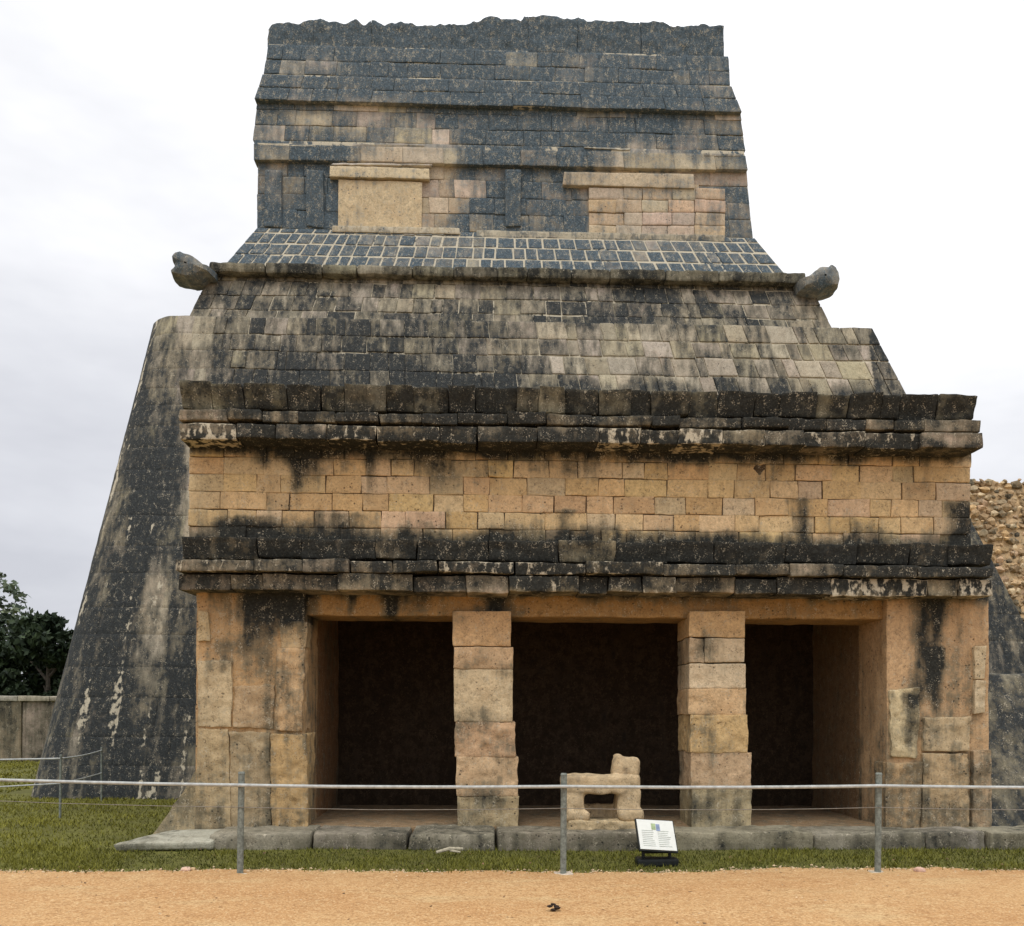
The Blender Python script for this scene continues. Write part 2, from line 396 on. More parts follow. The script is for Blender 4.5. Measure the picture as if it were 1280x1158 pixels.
def terlich(p):
    a, b = WING(p)*1.05+.04+.30*vn(p*[3.2, 0, .35], 51)+.16*vn(p*[8, 0, .6], 52), TER(p); s = np.clip((p[:, 0]-X(215, 17))/1.2, 0, 1)
    s = s*np.clip((p[:, 2]-Z(560, 17.2))/1.2, 0, 1)
    r = a*(1-s)+b*s
    return np.where(p[:, 0] > X(1105, 17), .86, r)
T = thing('stone_temple', 'tall weathered Maya stone temple, three-doorway chamber below, dark lichened shrine on top',
          'temple', (0, FD, 0))
XL, XR = X(246, FD), X(1236, FD, 950)
PLZ = .2

# step in front: worn kerb slabs
step = node('step', T, (0, 10.6, 0))
edges = [262, 391, 513, 622, 840, 1019, 1160, 1238, 1345]
for a, b in zip(edges, edges[1:]):
    mb = MB(); dy = random.uniform(-.05, .05)
    rbox(mb, X(a, 10.25)+.008, X(b, 10.25)-.008, 10.27+dy, 10.95, -.12, PLZ+random.uniform(-.02, .01), .045, .035, .022, 5, (.27, .245, .19),
         lambda p: .42+.3*vn(p*2, 9)+np.where(p[:, 2] < .1, .1, 0), .25, .02)
    mb.build('slab', STONE, step)
mb = MB(); rbox(mb, X(378, FD)-.3, X(1110, FD)+.3, 10.9, 14.5, -.1, PLZ-.012, .09, .01, .018, 3, (.24, .16, .09), .25, .1)
mb.build('chamber_floor', STONE, T)

# chamber walls behind the doorways
iL, iR = X(381, FD), X(1108, FD, 900)
DT = Z(770, FD)               # door head
CB = Z(742, FD)               # underside of the cornice
mb = MB()
def room_shade(p): return .30+.18*vn(p*1.5, 12)+.14*np.clip((p[:, 1]-11.5)/2.5, 0, 1)  # painted room shade, deeper towards the back, with random mottling
rbox(mb, iL-.2, iR+.2, 13.4, 15.2, 0, 5, .12, .01, .03, 2.5, (.026, .016, .009), room_shade)
mb.build('back_wall', SHADED, T)
mb = MB(); rbox(mb, XL+.03, iL, 11.7, 15.6, 0, 5, .10, .01, .025, 2.5, (.20, .11, .05), room_shade)
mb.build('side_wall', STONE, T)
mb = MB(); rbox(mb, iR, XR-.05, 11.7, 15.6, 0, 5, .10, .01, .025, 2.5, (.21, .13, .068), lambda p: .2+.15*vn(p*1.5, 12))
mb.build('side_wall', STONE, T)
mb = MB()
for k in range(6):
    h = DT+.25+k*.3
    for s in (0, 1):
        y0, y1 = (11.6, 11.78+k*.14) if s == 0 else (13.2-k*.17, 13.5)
        rbox(mb, iL-.1, iR+.1, y0, y1, h, h+.29, .2, .01, .02, 3, (.08, .05, .025), room_shade, ydiv=2)
mb.build('vault', SHADED, T)

# piers and pillars
def rough(a): return lambda p: p
def pier(xa, xb, za, zb, blocks, rim):
    pr = node('pier', T, ((xa+xb)/2, FD, PLZ))
    mb = MB()
    rbox(mb, xa, xb, FD, 11.75, PLZ-.1, CB+.1, .032, .012, .014, 5, ORANGE, FACE, .04, .01)
    mb.build('core', STONE, pr)
    for (a, b, c, d, out_, base, am, pl) in blocks:
        mb = MB()
        x0, x1 = X(a, FD, c), X(b, FD, c); z0, z1 = at((a+b)/2, d, FD)[2], at((a+b)/2, c, FD)[2]
        rbox(mb, x0, x1, FD-out_, FD+.3, z0, z1, .022, .008, am, 9, base, FACE, pl, .02, var=.06, relief=.007, ew=.25)
        mb.build('carved_block', STONE, pr)
    return pr
pier(XL, iL, 0, 0, [
    (247, 263, 766, 801, .035, BUFF, .015, .1), (247, 291, 826, 908, .045, PALE, .014, .12), (247, 288, 911, 1036, .05, BUFF, .02, .1),
    (292, 344, 858, 911, .03, (.42, .30, .16), .02, .05), (290, 339, 917, 1036, .045, (.39, .305, .195), .022, .1), (351, 383, 779, 809, .05, BUFF, .016, .1),
    (346, 381, 811, 912, .05, ORANGE, .022, .08), (341, 386, 916, 1037, .065, (.46, .32, .17), .022, .1)], 0)
pier(iR, XR, 0, 0, [
    (1110, 1147, 861, 947, .045, PALE, .024, .1), (1105, 1149, 953, 1040, .06, (.47, .33, .17), .022, .1), (1151, 1208, 896, 940, .07, (.50, .39, .23), .016, .12),
    (1150, 1208, 943, 1041, .06, (.44, .32, .18), .02, .1), (1212, 1236, 938, 1041, .06, (.45, .33, .19), .018, .1),
    (1216, 1231, 810, 848, .04, PALE, .012, .2), (1216, 1231, 852, 893, .05, PALE, .012, .2)], 0)
def pillar(px, blocks):
    pl = node('pillar', T, (X(px, FD), 11.2, PLZ))
    for (a, b, c, d, base, am, li) in blocks:
        mb = MB(); x0, x1 = X(a, FD, c), X(b, FD, c); z0, z1 = Z(d, FD, px), Z(c, FD, px)
        o = random.uniform(-.006, .006)
        rbox(mb, x0, x1, FD+o, 11.58+o, z0+.001, z1-.001, .022, .008, am*.8, 8, base, lambda p, li=li: li+.02+.36*vn(p*3.3, 17), .12, .006, var=.05, relief=.007, ew=.28)
        mb.build('stone_block', STONE, pl)
pillar(605, [(566, 639, 764, 808, ORANGE, .012, .12), (567, 641, 809, 836, (.49, .345, .19), .02, .2), (568, 641, 836, 903, PALE, .012, .15),
             (569, 644, 903, 946, (.49, .335, .18), .026, .22), (571, 647, 946, 996, (.48, .345, .19), .022, .22), (572, 649, 996, 1045, (.40, .32, .20), .022, .32)])
pillar(898, [(862, 932, 764, 797, ORANGE, .012, .1), (862, 880, 798, 829, (.44, .34, .21), .026, .3), (881, 931, 798, 828, (.51, .40, .25), .012, .1), (862, 932, 830, 861, PALE, .012, .14),
             (861, 933, 861, 894, (.51, .355, .19), .018, .16), (863, 935, 894, 941, (.49, .345, .19), .026, .22),
             (864, 939, 941, 986, (.47, .345, .20), .024, .24), (865, 940, 986, 1046, (.39, .32, .21), .02, .34)])
# lintel course over the doorways; shade of the cornice put into its browner base
mb = MB()
rbox(mb, iL-.02, iR+.02, FD+.11, 11.7, DT, CB+.12, .035, .02, .014, 4, (.36, .215, .095), FACE, 0, .008)
mb.build('lintel', STONE, T)

# cornices: slabs in three bands each
def band(parent, name, px0, px1, py0, py1, yf, flare=0., lens=(.45, .8), base=BEIGE, pale=.15, r=.010, amp=.014, jy=.03, jz=.010, label=None, tail=None):
    x0, x1 = X(px0, yf, (py0+py1)/2), X(px1, yf, (py0+py1)/2); z1, z0 = Z(py0, yf), Z(py1, yf)
    mb = MB(); x = x0
    def M(p): p = p.copy(); p[:, 1] -= flare*np.clip((p[:, 2]-z0)/(z1-z0), 0, 1)*np.clip((yf+.6-p[:, 1])/.6, 0, 1); return p
    while x < x1-.05:
        ln = random.uniform(*lens)
        if x1-x-ln < .3: ln = x1-x
        o = random.uniform(-jy, jy)
        rbox(mb, x+.004, x+ln-.004, yf+o, 11.35, z0+random.uniform(-jz, jz), z1+random.uniform(-jz, jz), .034, r, amp, 7, base, FACED,
             (lambda p, k=random.choice((.0, .05, .12, .24, .34))*pale/.15: k), .012, M=M, ydiv=7, lv=.24)
        x += ln
    # courses down both flanks of the chamber
    for s in (0, 1):
        xx = x0 if s == 0 else x1-.5; y = 11.36
        while y < 15.4:
            ln = random.uniform(.5, .8)
            rbox(mb, xx, xx+.5, y, y+ln-.006, z0, z1, .08, r, amp, 7, base, .8, .05, .012); y += ln
    return mb.build(name, STONE, parent)
c1 = node('cornice', T, (0, FD, Z(742, FD)), 'black streaked cornice just above the doorways')
band(c1, 'sloped_band', 228, 1240, 676, 701, 10.76, .05, (.35, .9), BEIGE, .05, .014, .02, .02)
band(c1, 'projecting_band', 219, 1243, 702, 717, 10.52, 0, (.5, .95), BEIGE, .2)
band(c1, 'projecting_band', 222, 1241, 720, 740, 10.58, 0, (.35, .95), BEIGE, .25, jy=.035)
c2 = node('cornice', T, (0, FD, Z(552, FD)), 'dark flared cornice along the chamber roof')
band(c2, 'sloped_band', 229, 1218, 488, 517, 10.66, .10, (.22, .52), (.30, .285, .215), .06, .010, .018, .03, .012)
band(c2, 'projecting_band', 224, 1226, 518, 531, 10.53, 0, (.32, .75), BEIGE, .12)
band(c2, 'projecting_band', 222, 1228, 534, 553, 10.50, 0, (.4, .75), BEIGE, .25, jy=.035)

# frieze of squared blocks
mb = MB(); FY = FD-.02
fx0, fx1 = X(236, FY, 610), X(1214, FY, 610)
zs = [Z(t, FY) for t in (552, 576, 597, 619, 641, 662, 684)]
rbox(mb, fx0+.03, fx1-.03, FY+.018, 15.5, zs[-1]-.05, zs[0]+.1, .07, .02, .01, 4, (.075, .05, .03), FACE, ydiv=14)
for k in range(6):
    x = fx0
    w0 = .42 if k in (0, 1, 2) else random.uniform(.3, .5)
    first = True
    while x < fx1-.02:
        ln = w0 if first else random.choice((random.uniform(.26, .42), random.uniform(.38, .56))); first = False
        if fx1-x-ln < .25: ln = fx1-x
        rbox(mb, x+.0035, x+ln-.0035, FY-random.uniform(-.008, .012), FY+.2, zs[k+1]+.001, zs[k]-.003,   .03, .006, .007, 8,
             random.choice(((.52, .37, .20), (.54, .40, .225), (.50, .395, .245), (.55, .41, .25))), FACE, .02, .009, ydiv=4, var=.12)
        x += ln
mb.build('frieze', STONE, T)
mb = MB(); rbox(mb, fx0-.02, fx1+.02, 10.85, 17.2, zs[0]+.05, Z(495, 10.7), .14, .02, .03, 3, GREYST, .75)
mb.build('roof', STONE, T)

# sloping foot of old masonry beside the doorway pier
mb = MB(); zt = Z(922, 11.1); xb0 = X(193, 11.1)
def Mf(p):
    p = p.copy(); t = np.clip(p[:, 2]/zt, 0, 1); wd = (XL-xb0)*(1-t)**1.6+.02; a = (p[:, 0]-XL+1)/1.1; a = np.clip(a, 0, 1)
    p[:, 0] = XL-wd+a*(wd+.1); p[:, 1] += .35*t; return p
rbox(mb, XL-1, XL+.1, 11.0, 13.4, 0, zt, .045, .01, .035, 4.5, (.40, .31, .19), lambda p: .34+.35*vn(p*1.6, 23)+.25*np.clip((XL-.15-p[:, 0])/.3, 0, 1), .15, .01, M=Mf)
mb.build('buttress', STONE, T)

mb = MB()
def Mr(p): p = p.copy(); p[:, 1] += .55*p[:, 2]; p[:, 0] += .03*p[:, 2]; return p
rbox(mb, XR-.05, XR+4, 11.35, 15.8, 0, 2.2, .07, .05, .05, 3, (.25, .22, .16), lambda p: .82+.2*vn(p*1.3, 3), .0, .03, M=Mr)
mb.build('buttress', WINGM, T)
# ------------------------------------------------------------------ stepped platform and shrine
def tier(name, left, right, bot, top, depth, rows, width, mat, base, lich, backc, gap=.003, prd=.012, res=.06, r=.012, amp=.014, pale=0., mort=None, corner=0., parent=T, var=.12, side=True, back=25., zone=None, setb=.05, lv=.1, flush=None, zj=.02, bare=0.):
    """battered wall: left/right = (x at the bottom, x at the top); bot/top = z; depth = (y at the bottom, y at the top)"""
    H = top-bot; W = right[0]-left[0]
    def M(p):
        p = p.copy(); t = (p[:, 2]-bot)/H; u = p[:, 0]/W
        a = left[0]+(left[1]-left[0])*t; b = right[0]+(right[1]-right[0])*t
        x = a+(b-a)*u; y = depth[0]+(depth[1]-depth[0])*t+p[:, 1]
        if corner:
            d = np.clip(corner-(x-a), 0, corner*.999); y = y+corner-np.sqrt(np.maximum(corner**2-d**2, 0))
        p[:, 0], p[:, 1] = x, y; return p
    mb = MB()
    rbox(mb, .01, W-.01, setb, back-depth[0], bot, top-.015, .11, .02, .005, 2.5, backc, lich, mort if mort is not None else 0, M=M, ydiv=12)
    z = bot
    for h in rows:
        x = 0; z1 = min(z+h, top)
        fl = False
        while x < W-.02:
            ln = random.uniform(*width)
            if W-x-ln < width[0]: ln = W-x
            if zone is None or zone(x, z):
              off = random.choice((-.42, .25)) if random.random() < bare and not (flush and flush(x, z)) else 0
              lch = (lambda p, off=off: lich(p)+off)
              fl = flush is not None and flush(x, z); gp = -.003 if fl else gap*random.uniform(.7, 1.4); za, zc = (0, 0) if fl or z1 > top-.05 else (random.uniform(-zj, zj), random.uniform(-zj, zj))
              rbox(mb, x+gp, x+ln-gp, -(.004 if fl else prd)*random.uniform(.35, 1), .3, z+gp+za, z1-gp+zc, res*(1.5 if fl else 1), r, amp, 5, base, lch, pale, .004 if fl else .007, M=M, ydiv=3,
                   var=.05 if fl else var, lv=.03 if fl else lv)
            x += ln
        z = z1
        if z >= top-.02: break
    return mb.build(name, mat, parent)
tz = Z(402, 17.8)
def rows(tot, lo, hi):
    o = []; s = 0
    while s < tot: h = random.uniform(lo, hi); o.append(h); s += h
    if s-tot > lo*.6: o[-1] -= s-tot
    return o
# great sloped platform wall, left wing reaching the ground
xl0, xl1 = at(17, 1000, 15.6)[0], at(176, 400, 17.8)[0]
xr1 = at(1090, 418, 17.8)[0]; xr0 = xr1+(at(1282, 765, 16.2)[0]-xr1)*(tz-.05)/(tz-at(1282, 765, 16.2)[2])
def wingpale(p):
    t = (p[:, 2])/tz; a = xl0+(xl1-xl0)*t; d = np.abs(p[:, 0]-a-.22-.05*vn(p*[0, 0, 3], 3))
    s = np.exp(-(d/.06)**2)*(.5+.4*vn(p*[0, 0, 1.7], 8))
    d2 = np.abs(p[:, 0]-X(188, 16)-.08*vn(p*[0, 0, 2], 4)); s2 = np.exp(-(d2/.09)**2)*(.25+.5*vn(p*[0, 0, 1.3], 9))*(p[:, 2] < 6)
    d3 = np.abs(p[:, 2]-Z(911, 15.8)-.04*vn(p*[2, 0, 0], 4)); s3 = np.exp(-(d3/.03)**2)*(.3+.4*vn(p*[1.3, 0, 0], 9))
    s4 = np.clip(vn(p*[7.5, 0, .6], 41)-.34, 0, 1)*1.1*(p[:, 2] < 8)*(p[:, 0] < -3)
    return np.maximum(0, np.maximum(np.maximum(s, s4), np.maximum(s2, s3)))+.06+np.where(p[:, 0] > X(560, 17), .1, 0)
rws = rows(tz-1.95, .38, .52)
rws[-1] = .1
tier('platform_wall', (xl0, xl1), (xr0, xr1), 0., tz, (15.55, 17.8), [.62, .5, .7, .55, .6, .5, .66, .52, .6, .5, .42, .46, .44, .44, .36, .42, .40, .36, .4, .4, .4], (.22, .8), WINGM, (.37, .325, .245), terlich,
     (.46, .42, .31), .010, .022, .05, .008, .010, wingpale, lambda p: wingpale(p)+np.where((p[:, 2] > 6.2) & (p[:, 0] > X(230, 17)), .55+.5*vn(p*1.5, 8), -.05), .8, setb=.005, lv=.2, var=.22, bare=.16, flush=lambda x, z: z < 6.2 or x+xl0 < X(195, 17.))
t2z = Z(347, 18.9)
tier('terrace_wall', (at(222, 412, 18.3)[0], at(263, 347, 18.9)[0]), (at(1055, 430, 18.3)[0], at(1012, 366, 18.9)[0]), tz-.3, t2z, (18.3, 18.9),
     [.4, .38, .36, .36, .3], (.2, .62), WINGM, (.36, .315, .24), TER, (.46, .42, .31), .010, .022, .05, .008, .009, .1, lambda p: .6+.5*vn(p*1.3, 8), lv=.2, setb=.005, var=.22, bare=.14)
# moulding (the serpent's body) and its two heads
mb = MB(); mz0, mz1 = Z(349, 18.7), Z(336, 18.7)
x = at(262, 345, 18.7)[0]; xe = at(1006, 360, 18.7)[0]
while x < xe-.05:
    ln = random.uniform(.6, 1.2)
    if xe-x-ln < .5: ln = xe-x
    rbox(mb, x, x+ln-.004, 18.62+random.uniform(-.02, .02), 19.6, mz0, mz1, .05, .05, .025, 5, (.31, .285, .21), lambda p: .72+.25*vn(p*1.3, 14), .12, .008, ydiv=8); x += ln
mb.build('moulding', STONE, T)
def serpent(loc, outline, label):
    """a stone snake head: jawed profile, swollen in the middle, worn"""
    pts = np.array(outline, float); n = len(pts); c = pts.mean(0); th = .62
    mb = MB(); rings = []
    K = 9; dens = []
    for i in range(n):
        a, b = pts[i], pts[(i+1) % n]; m = max(1, int(np.linalg.norm(b-a)/.05))
        dens += [a+(b-a)*j/m for j in range(m)]
    pts = np.array(dens); n = len(pts); v = []; q = []
    ys = np.linspace(-th/2, th/2, K)
    for k, y in enumerate(ys):
        s = 1-.14*abs(2*y/th)**3
        v += [(c[0]+(a-c[0])*s, y, c[1]+(b-c[1])*s) for a, b in pts]
    for k in range(K-1):
        for i in range(n): q.append((k*n+i, k*n+(i+1) % n, (k+1)*n+(i+1) % n, (k+1)*n+i))
    for k, y in ((0, -th/2), (K-1, th/2)):       # caps: rings shrinking towards a centre, bulging out
        prev = [k*n+i for i in range(n)]; sg = -1 if k == 0 else 1
        for s in (.8, .55, .3, .06):
            st = len(v); v += [(c[0]+(a-c[0])*s, y+sg*.10*(1-s*s), c[1]+(b-c[1])*s) for a, b in pts]
            cur = [st+i for i in range(n)]
            for i in range(n): q.append((prev[i], prev[(i+1) % n], cur[(i+1) % n], cur[i]))
            prev = cur
    v = np.array(v)+np.array(loc); v = v+vec_noise(v*6, 2)*.03
    mb.add(v, q, (.30, .28, .24), .5+.25*vn(v*3, 4), .1)
    o = mb.build('serpent_head', UPPER, T); o['label'] = label
    return o
def outl(pp, D): return [(at(a, b, D)[0], at(a, b, D)[2]) for a, b in pp]
def sh(pp, D, label):
    q = outl(pp, D); serpent((0, D, 0), q, label)
sh([(219, 329), (223, 324), (229, 322), (235, 325), (242, 326), (250, 330), (257, 336), (263, 341), (271, 343), (271, 351), (262, 351), (255, 355), (246, 357), (240, 358),
    (231, 355), (219, 352), (218, 347), (223, 343), (224, 337), (220, 334)], 18.7, 'stone serpent head with open jaws pointing out to the left')
sh([(1043, 366), (1045, 358), (1044, 348), (1040, 341), (1034, 337), (1029, 341), (1020, 341), (1010, 348), (1003, 353), (994, 356), (996, 368), (1008, 371), (1018, 373), (1026, 370), (1036, 368)],
   18.7, 'stone serpent head with blunt snout pointing out to the right')
# sloping base of the shrine, dark blocks in pale mortar
bz0, bz1 = t2z-.05, Z(291, 19.7)
tier('sloping_base', (at(268, 352, 19.0)[0], at(321, 288, 19.7)[0]), (at(996, 366, 19.0)[0], at(943, 305, 19.7)[0]), bz0, bz1, (19.0, 19.7), [.33, .31, .33, .31, .3], (.24, .44), UPPER,
     (.30, .27, .22), SHR, (.56, .50, .38), .020, .014, .045, .008, .006, .08, lambda p: .85+.3*vn(p*1.2, 9), setb=.004, lv=.2, zj=.008, bare=.12)
# shrine wall in bands
def bandwall(name, pyb, pyt, pxl, pxr, depth, rws, width, base=BEIGE, pale=.08, back=25., gap=.004, prd=.018, parent=None):
    D = depth[0]
    zb, zt = Z(pyb, D), Z(pyt, depth[1])
    dl = lambda px: -(ROLL+.026*(PY-(pyb+pyt)/2)/F)*0
    return tier(name, (at(pxl[0], pyb, D)[0], at(pxl[1], pyt, depth[1])[0]), (at(pxr[0], pyb, D)[0], at(pxr[1], pyt, depth[1])[0]), zb, zt, depth, rws, width, UPPER, base, SHR,
                (.34, .31, .26), gap, prd, .06, .006, .009, pale, lambda p: .4+.5*vn(p*1.4, 8), parent=parent or T, back=back, setb=.006, lv=.22, zj=.015, var=.2, bare=.12)
sw = node('shrine_wall', T, (0, 19.75, Z(291, 19.7)))
bandwall('masonry', 292, 207, (321, 322), (941, 933), (19.75, 19.85), [.42, .38, .4, .36, .4], (.3, .8), parent=sw)
def rect(name, parent, a, b, c, d, yf, th, base, amp=.012, lich=SHR, pale=.1, label=None, res=.05):
    mb = MB(); D = yf; x0, x1 = at(a, c, D)[0], at(b, c, D)[0]; m = (a+b)/2; z1, z0 = at(m, c, D)[2], at(m, d, D)[2]
    rbox(mb, x0, x1, yf, yf+th, z0, z1, res, .01, amp, 5, base, lich, pale, .02, ydiv=3)
    o = mb.build(name, UPPER, parent)
    if label: o['label'] = label
    return o
rect('panel', sw, 423, 527, 226, 285, 19.73, .2, (.54, .42, .29), lich=lambda p: .08+.22*vn(p*2, 3), label='smooth buff plaster panel')
rect('lintel', sw, 412, 537, 208, 222, 19.68, .25, (.54, .44, .32), lich=lambda p: .12+.2*vn(p*2, 3))
rect('ledge', sw, 416, 575, 284, 291, 19.62, .25, (.48, .42, .31), lich=lambda p: .25+.3*vn(p*2, 3), pale=.6)
def panel_blocks():
    mb = MB(); ys = [237, 252, 268, 284, 299]
    for k in range(4):
        xs_ = [736, 770, 802, 835, 868, 907] if k % 2 else [736, 780, 803, 840, 869, 907]
        for a, b in zip(xs_, xs_[1:]):
            D = 19.73; z1, z0 = at((a+b)/2, ys[k]-2, D)[2], at((a+b)/2, ys[k+1]-2, D)[2]
            rbox(mb, at(a, 260, D)[0]+.004, at(b, 260, D)[0]-.004, D-random.uniform(0, .015), D+.2, z0+.004, z1-.004, .06, .015, .012, 5, random.choice(((.50, .40, .29), (.52, .39, .26), (.49, .415, .315))),
                 lambda p: .17+.22*vn(p*2.2, 7), .1, .01, ydiv=3)
    o = mb.build('panel', UPPER, sw); o['label'] = 'buff panel of squared blocks'
panel_blocks()
rect('lintel', sw, 704, 868, 216, 233, 19.68, .25, (.53, .44, .32), lich=lambda p: .14+.22*vn(p*2, 3))
rect('ledge', sw, 596, 905, 291, 299, 19.62, .25, (.46, .41, .31), lich=lambda p: .3+.35*vn(p*1.5, 3), pale=.55)
for a, b in ((632, 652), (330, 352), (384, 404)):
    rect('pilaster', sw, a, b, 212, 283, 19.70, .2, (.40, .36, .30))
s1 = bandwall('string_course', 207, 181, (317, 317), (935, 931), (19.73, 19.76), [.36], (.6, 1.2), (.49, .415, .315))
s2 = bandwall('cornice', 183, 132, (316, 322), (932, 925), (19.79, 19.86), [.36, .36, .3], (.35, .9), (.49, .415, .315)); s2['label'] = 'patchy beige course of the shrine'
s3 = bandwall('cornice', 133, 99, (318, 329), (927, 914), (19.72, 19.82), [.31, .31], (.5, 1.0), (.40, .35, .28)); s3['label'] = 'blackened sloping course of the shrine'
bandwall('shrine_attic', 101, 62, (329, 336), (913, 911), (19.88, 19.98), [.36, .36], (.3, .8), (.40, .36, .30))
for (a, b, py, yy) in ((334, 388, 99, 19.81), (690, 735, 104, 19.81), (864, 905, 113, 19.81), (415, 540, 205, 19.71), (322, 395, 181, 19.74), (440, 530, 182, 19.74), (730, 788, 185, 19.74), (880, 926, 194, 19.74)):
    rect('edge_slab', s2, a, b, py-1.6, py+1.4, yy, .3, (.5, .46, .38), lich=lambda p: .3+.4*vn(p*1.7, 5), pale=.5, amp=.014)
# broken crest
cr = MB(); D = 20.0
top = [(335, 36), (345, 30), (372, 30), (388, 25), (405, 26), (412, 31), (430, 28), (455, 29), (462, 24), (473, 25), (480, 29), (505, 30), (514, 28), (520, 32), (560, 30), (598, 26), (612, 20),
       (622, 20), (632, 23), (652, 26), (656, 18), (690, 22), (700, 21), (735, 25), (760, 25), (790, 27), (828, 28), (838, 35), (862, 32), (905, 33)]
tx = [at(a, b, D)[0] for a, b in top]; tzv = [at(a, b, D)[2] for a, b in top]
zb = Z(63, D); x = tx[0]; xe = tx[-1]
while x < xe-.02:
    ln = random.uniform(.9, 1.9)
    if xe-x-ln < .5: ln = xe-x
    zt_ = float(np.interp(x+ln/2, tx, tzv))
    def M(p, zt_=zt_):
        p = p.copy(); h = (p[:, 2]-zb)/(zt_-zb); tp = np.interp(p[:, 0], tx, tzv)+.09*fbm(p*[4, 3, 0], 3, 61)
        p[:, 2] = zb-.06+(tp-zb+.06)*h; return p
    rbox(cr, x+.001, x+ln-.001, D-random.uniform(0, .01), D+.8, zb, zt_, .04, .012, .03, 5, (.38, .35, .30), SHR, .06, .01, M=M, ydiv=6); x += ln
cr.build('crest', UPPER, T)

# ------------------------------------------------------------------ rubble slope on the right
mb = MB(); RD0, RD1 = 19.5, 21.5; rzt = Z(600, RD1, 1250); rx0, rx1 = 8.6, 17.
p, q = lattice(40, 4, 36); pp = p.copy()
pp = np.stack([rx0+p[:, 0]*(rx1-rx0), RD0+(RD1-RD0)*p[:, 2]+p[:, 1]*3+.06, p[:, 2]*(rzt-.05)], 1)
pp = pp+vec_noise(pp*2, 3)*.06; mb.add(pp, q, (.48, .34, .19), .2, 0)
import bmesh
bm = bmesh.new(); bmesh.ops.create_icosphere(bm, subdivisions=2, radius=1); bm.verts.ensure_lookup_table()
ICO = np.array([v.co[:] for v in bm.verts]); ICOF = np.array([[v.index for v in f.verts] for f in bm.faces]); bm.free()
wall_q = mb.q
rub = MB()
phi = (1+5**.5)/2; I0 = np.array([(-1, phi, 0), (1, phi, 0), (-1, -phi, 0), (1, -phi, 0), (0, -1, phi), (0, 1, phi), (0, -1, -phi), (0, 1, -phi), (phi, 0, -1), (phi, 0, 1), (-phi, 0, -1), (-phi, 0, 1)])/1.9
I0F = np.array([(0, 11, 5), (0, 5, 1), (0, 1, 7), (0, 7, 10), (0, 10, 11), (1, 5, 9), (5, 11, 4), (11, 10, 2), (10, 7, 6), (7, 1, 8), (3, 9, 4), (3, 4, 2), (3, 2, 6), (3, 6, 8), (3, 8, 9), (4, 9, 5), (2, 4, 11), (6, 2, 10), (8, 6, 7), (9, 8, 1)])
nz = int(rzt/.16)
for k in range(nz+1):
    z = min(k*.16+.05, rzt-.03); x = rx0
    while x < rx1:
        s = random.choice((.04, .06, .08, .11))*random.uniform(.8, 1.2); t = z/rzt
        if z > .8:
            c = np.array([x+s, RD0+(RD1-RD0)*t+random.uniform(-.03, .08), z+random.uniform(-.06, .06)])
            v = I0*np.array([s*random.uniform(.9, 1.6), s*1.2, s*random.uniform(.7, 1.1)]); v = v+vec_noise(v*(1.1/s)+c*31, 6)*s*.75
            v[:, 1] *= .6; v = v+c; col = random.choice(((.60, .43, .25), (.55, .38, .20), (.66, .52, .33), (.40, .28, .16), (.60, .42, .27)))
            rub.add(v, I0F, np.array(col)*random.uniform(.55, 1.2), random.choice((.0, .1, .2, .4, .6)), .1)
        x += s*2+random.uniform(-.02, .05)
R = thing('rubble_wall', 'sloping wall of loose tan rubble stones behind the right side of the temple', 'wall', (12, 20, 0))
mb.build('core', STONE, R); o = rub.build('rubble_stones', STONE, R, smooth=False)

# ------------------------------------------------------------------ low wall and trees on the left
mb = MB(); WD = 27.; wx0 = X(-520, WD); wx1 = X(130, WD); wz = Z(870, WD, 20)
x = wx0
while x < wx1:
    ln = random.uniform(.5, 1.1)
    rbox(mb, x, x+ln-.004, WD+random.uniform(-.02, .02), WD+.8, -.1, wz-.16, .1, .03, .03, 2.5, random.choice(((.30, .25, .19), (.25, .21, .17), (.32, .26, .19))), lambda p: .5+.5*vn(p*[3.5, 2.5, .35], 8), .12, .01, ydiv=3); x += ln
x = wx0
while x < wx1:
    ln = random.uniform(.8, 1.5)
    rbox(mb, x, x+ln-.01, WD-.08, WD+.86, wz-.155, wz, .12, .03, .02, 3, (.40, .37, .31), .25, .2, .01, ydiv=3); x += ln
o = mb.build('stone_wall', STONE, origin=(wx1, WD, 0)); tag(o, 'long low grey stone wall with pale coping beyond the lawn', 'wall')

def tube(mb, pts, rad, n=7, **k):
    pts = [Vector(p) for p in pts]; v = []; q = []
    for i, p in enumerate(pts):
        d = (pts[min(i+1, len(pts)-1)]-pts[max(i-1, 0)]).normalized(); a = d.orthogonal().normalized(); b = d.cross(a)
        r = rad[i] if hasattr(rad, '__len__') else rad
        v += [p+(a*math.cos(t)+b*math.sin(t))*r for t in [math.tau*j/n for j in range(n)]]
    for i in range(len(pts)-1):
        for j in range(n): q.append((i*n+j, i*n+(j+1) % n, (i+1)*n+(j+1) % n, (i+1)*n+j))
    for i in (0, len(pts)-1):
        st = len(v); v.append(pts[i])
        for j in range(n):
            a, b = i*n+j, i*n+(j+1) % n
            q.append((a, b, st, st) if i else (b, a, st, st))
    qq = [t for t in q if t[2] != t[3]]; tr = [t[:3] for t in q if t[2] == t[3]]
    # caps as thin quads so that one mesh keeps one face size
    v = [tuple(t) for t in v]
    for (a, b, c) in tr: v.append(tuple((Vector(v[b])+Vector(v[c]))/2)); qq.append((a, b, len(v)-1, c))
    mb.add(np.array(v), np.array(qq), **k)
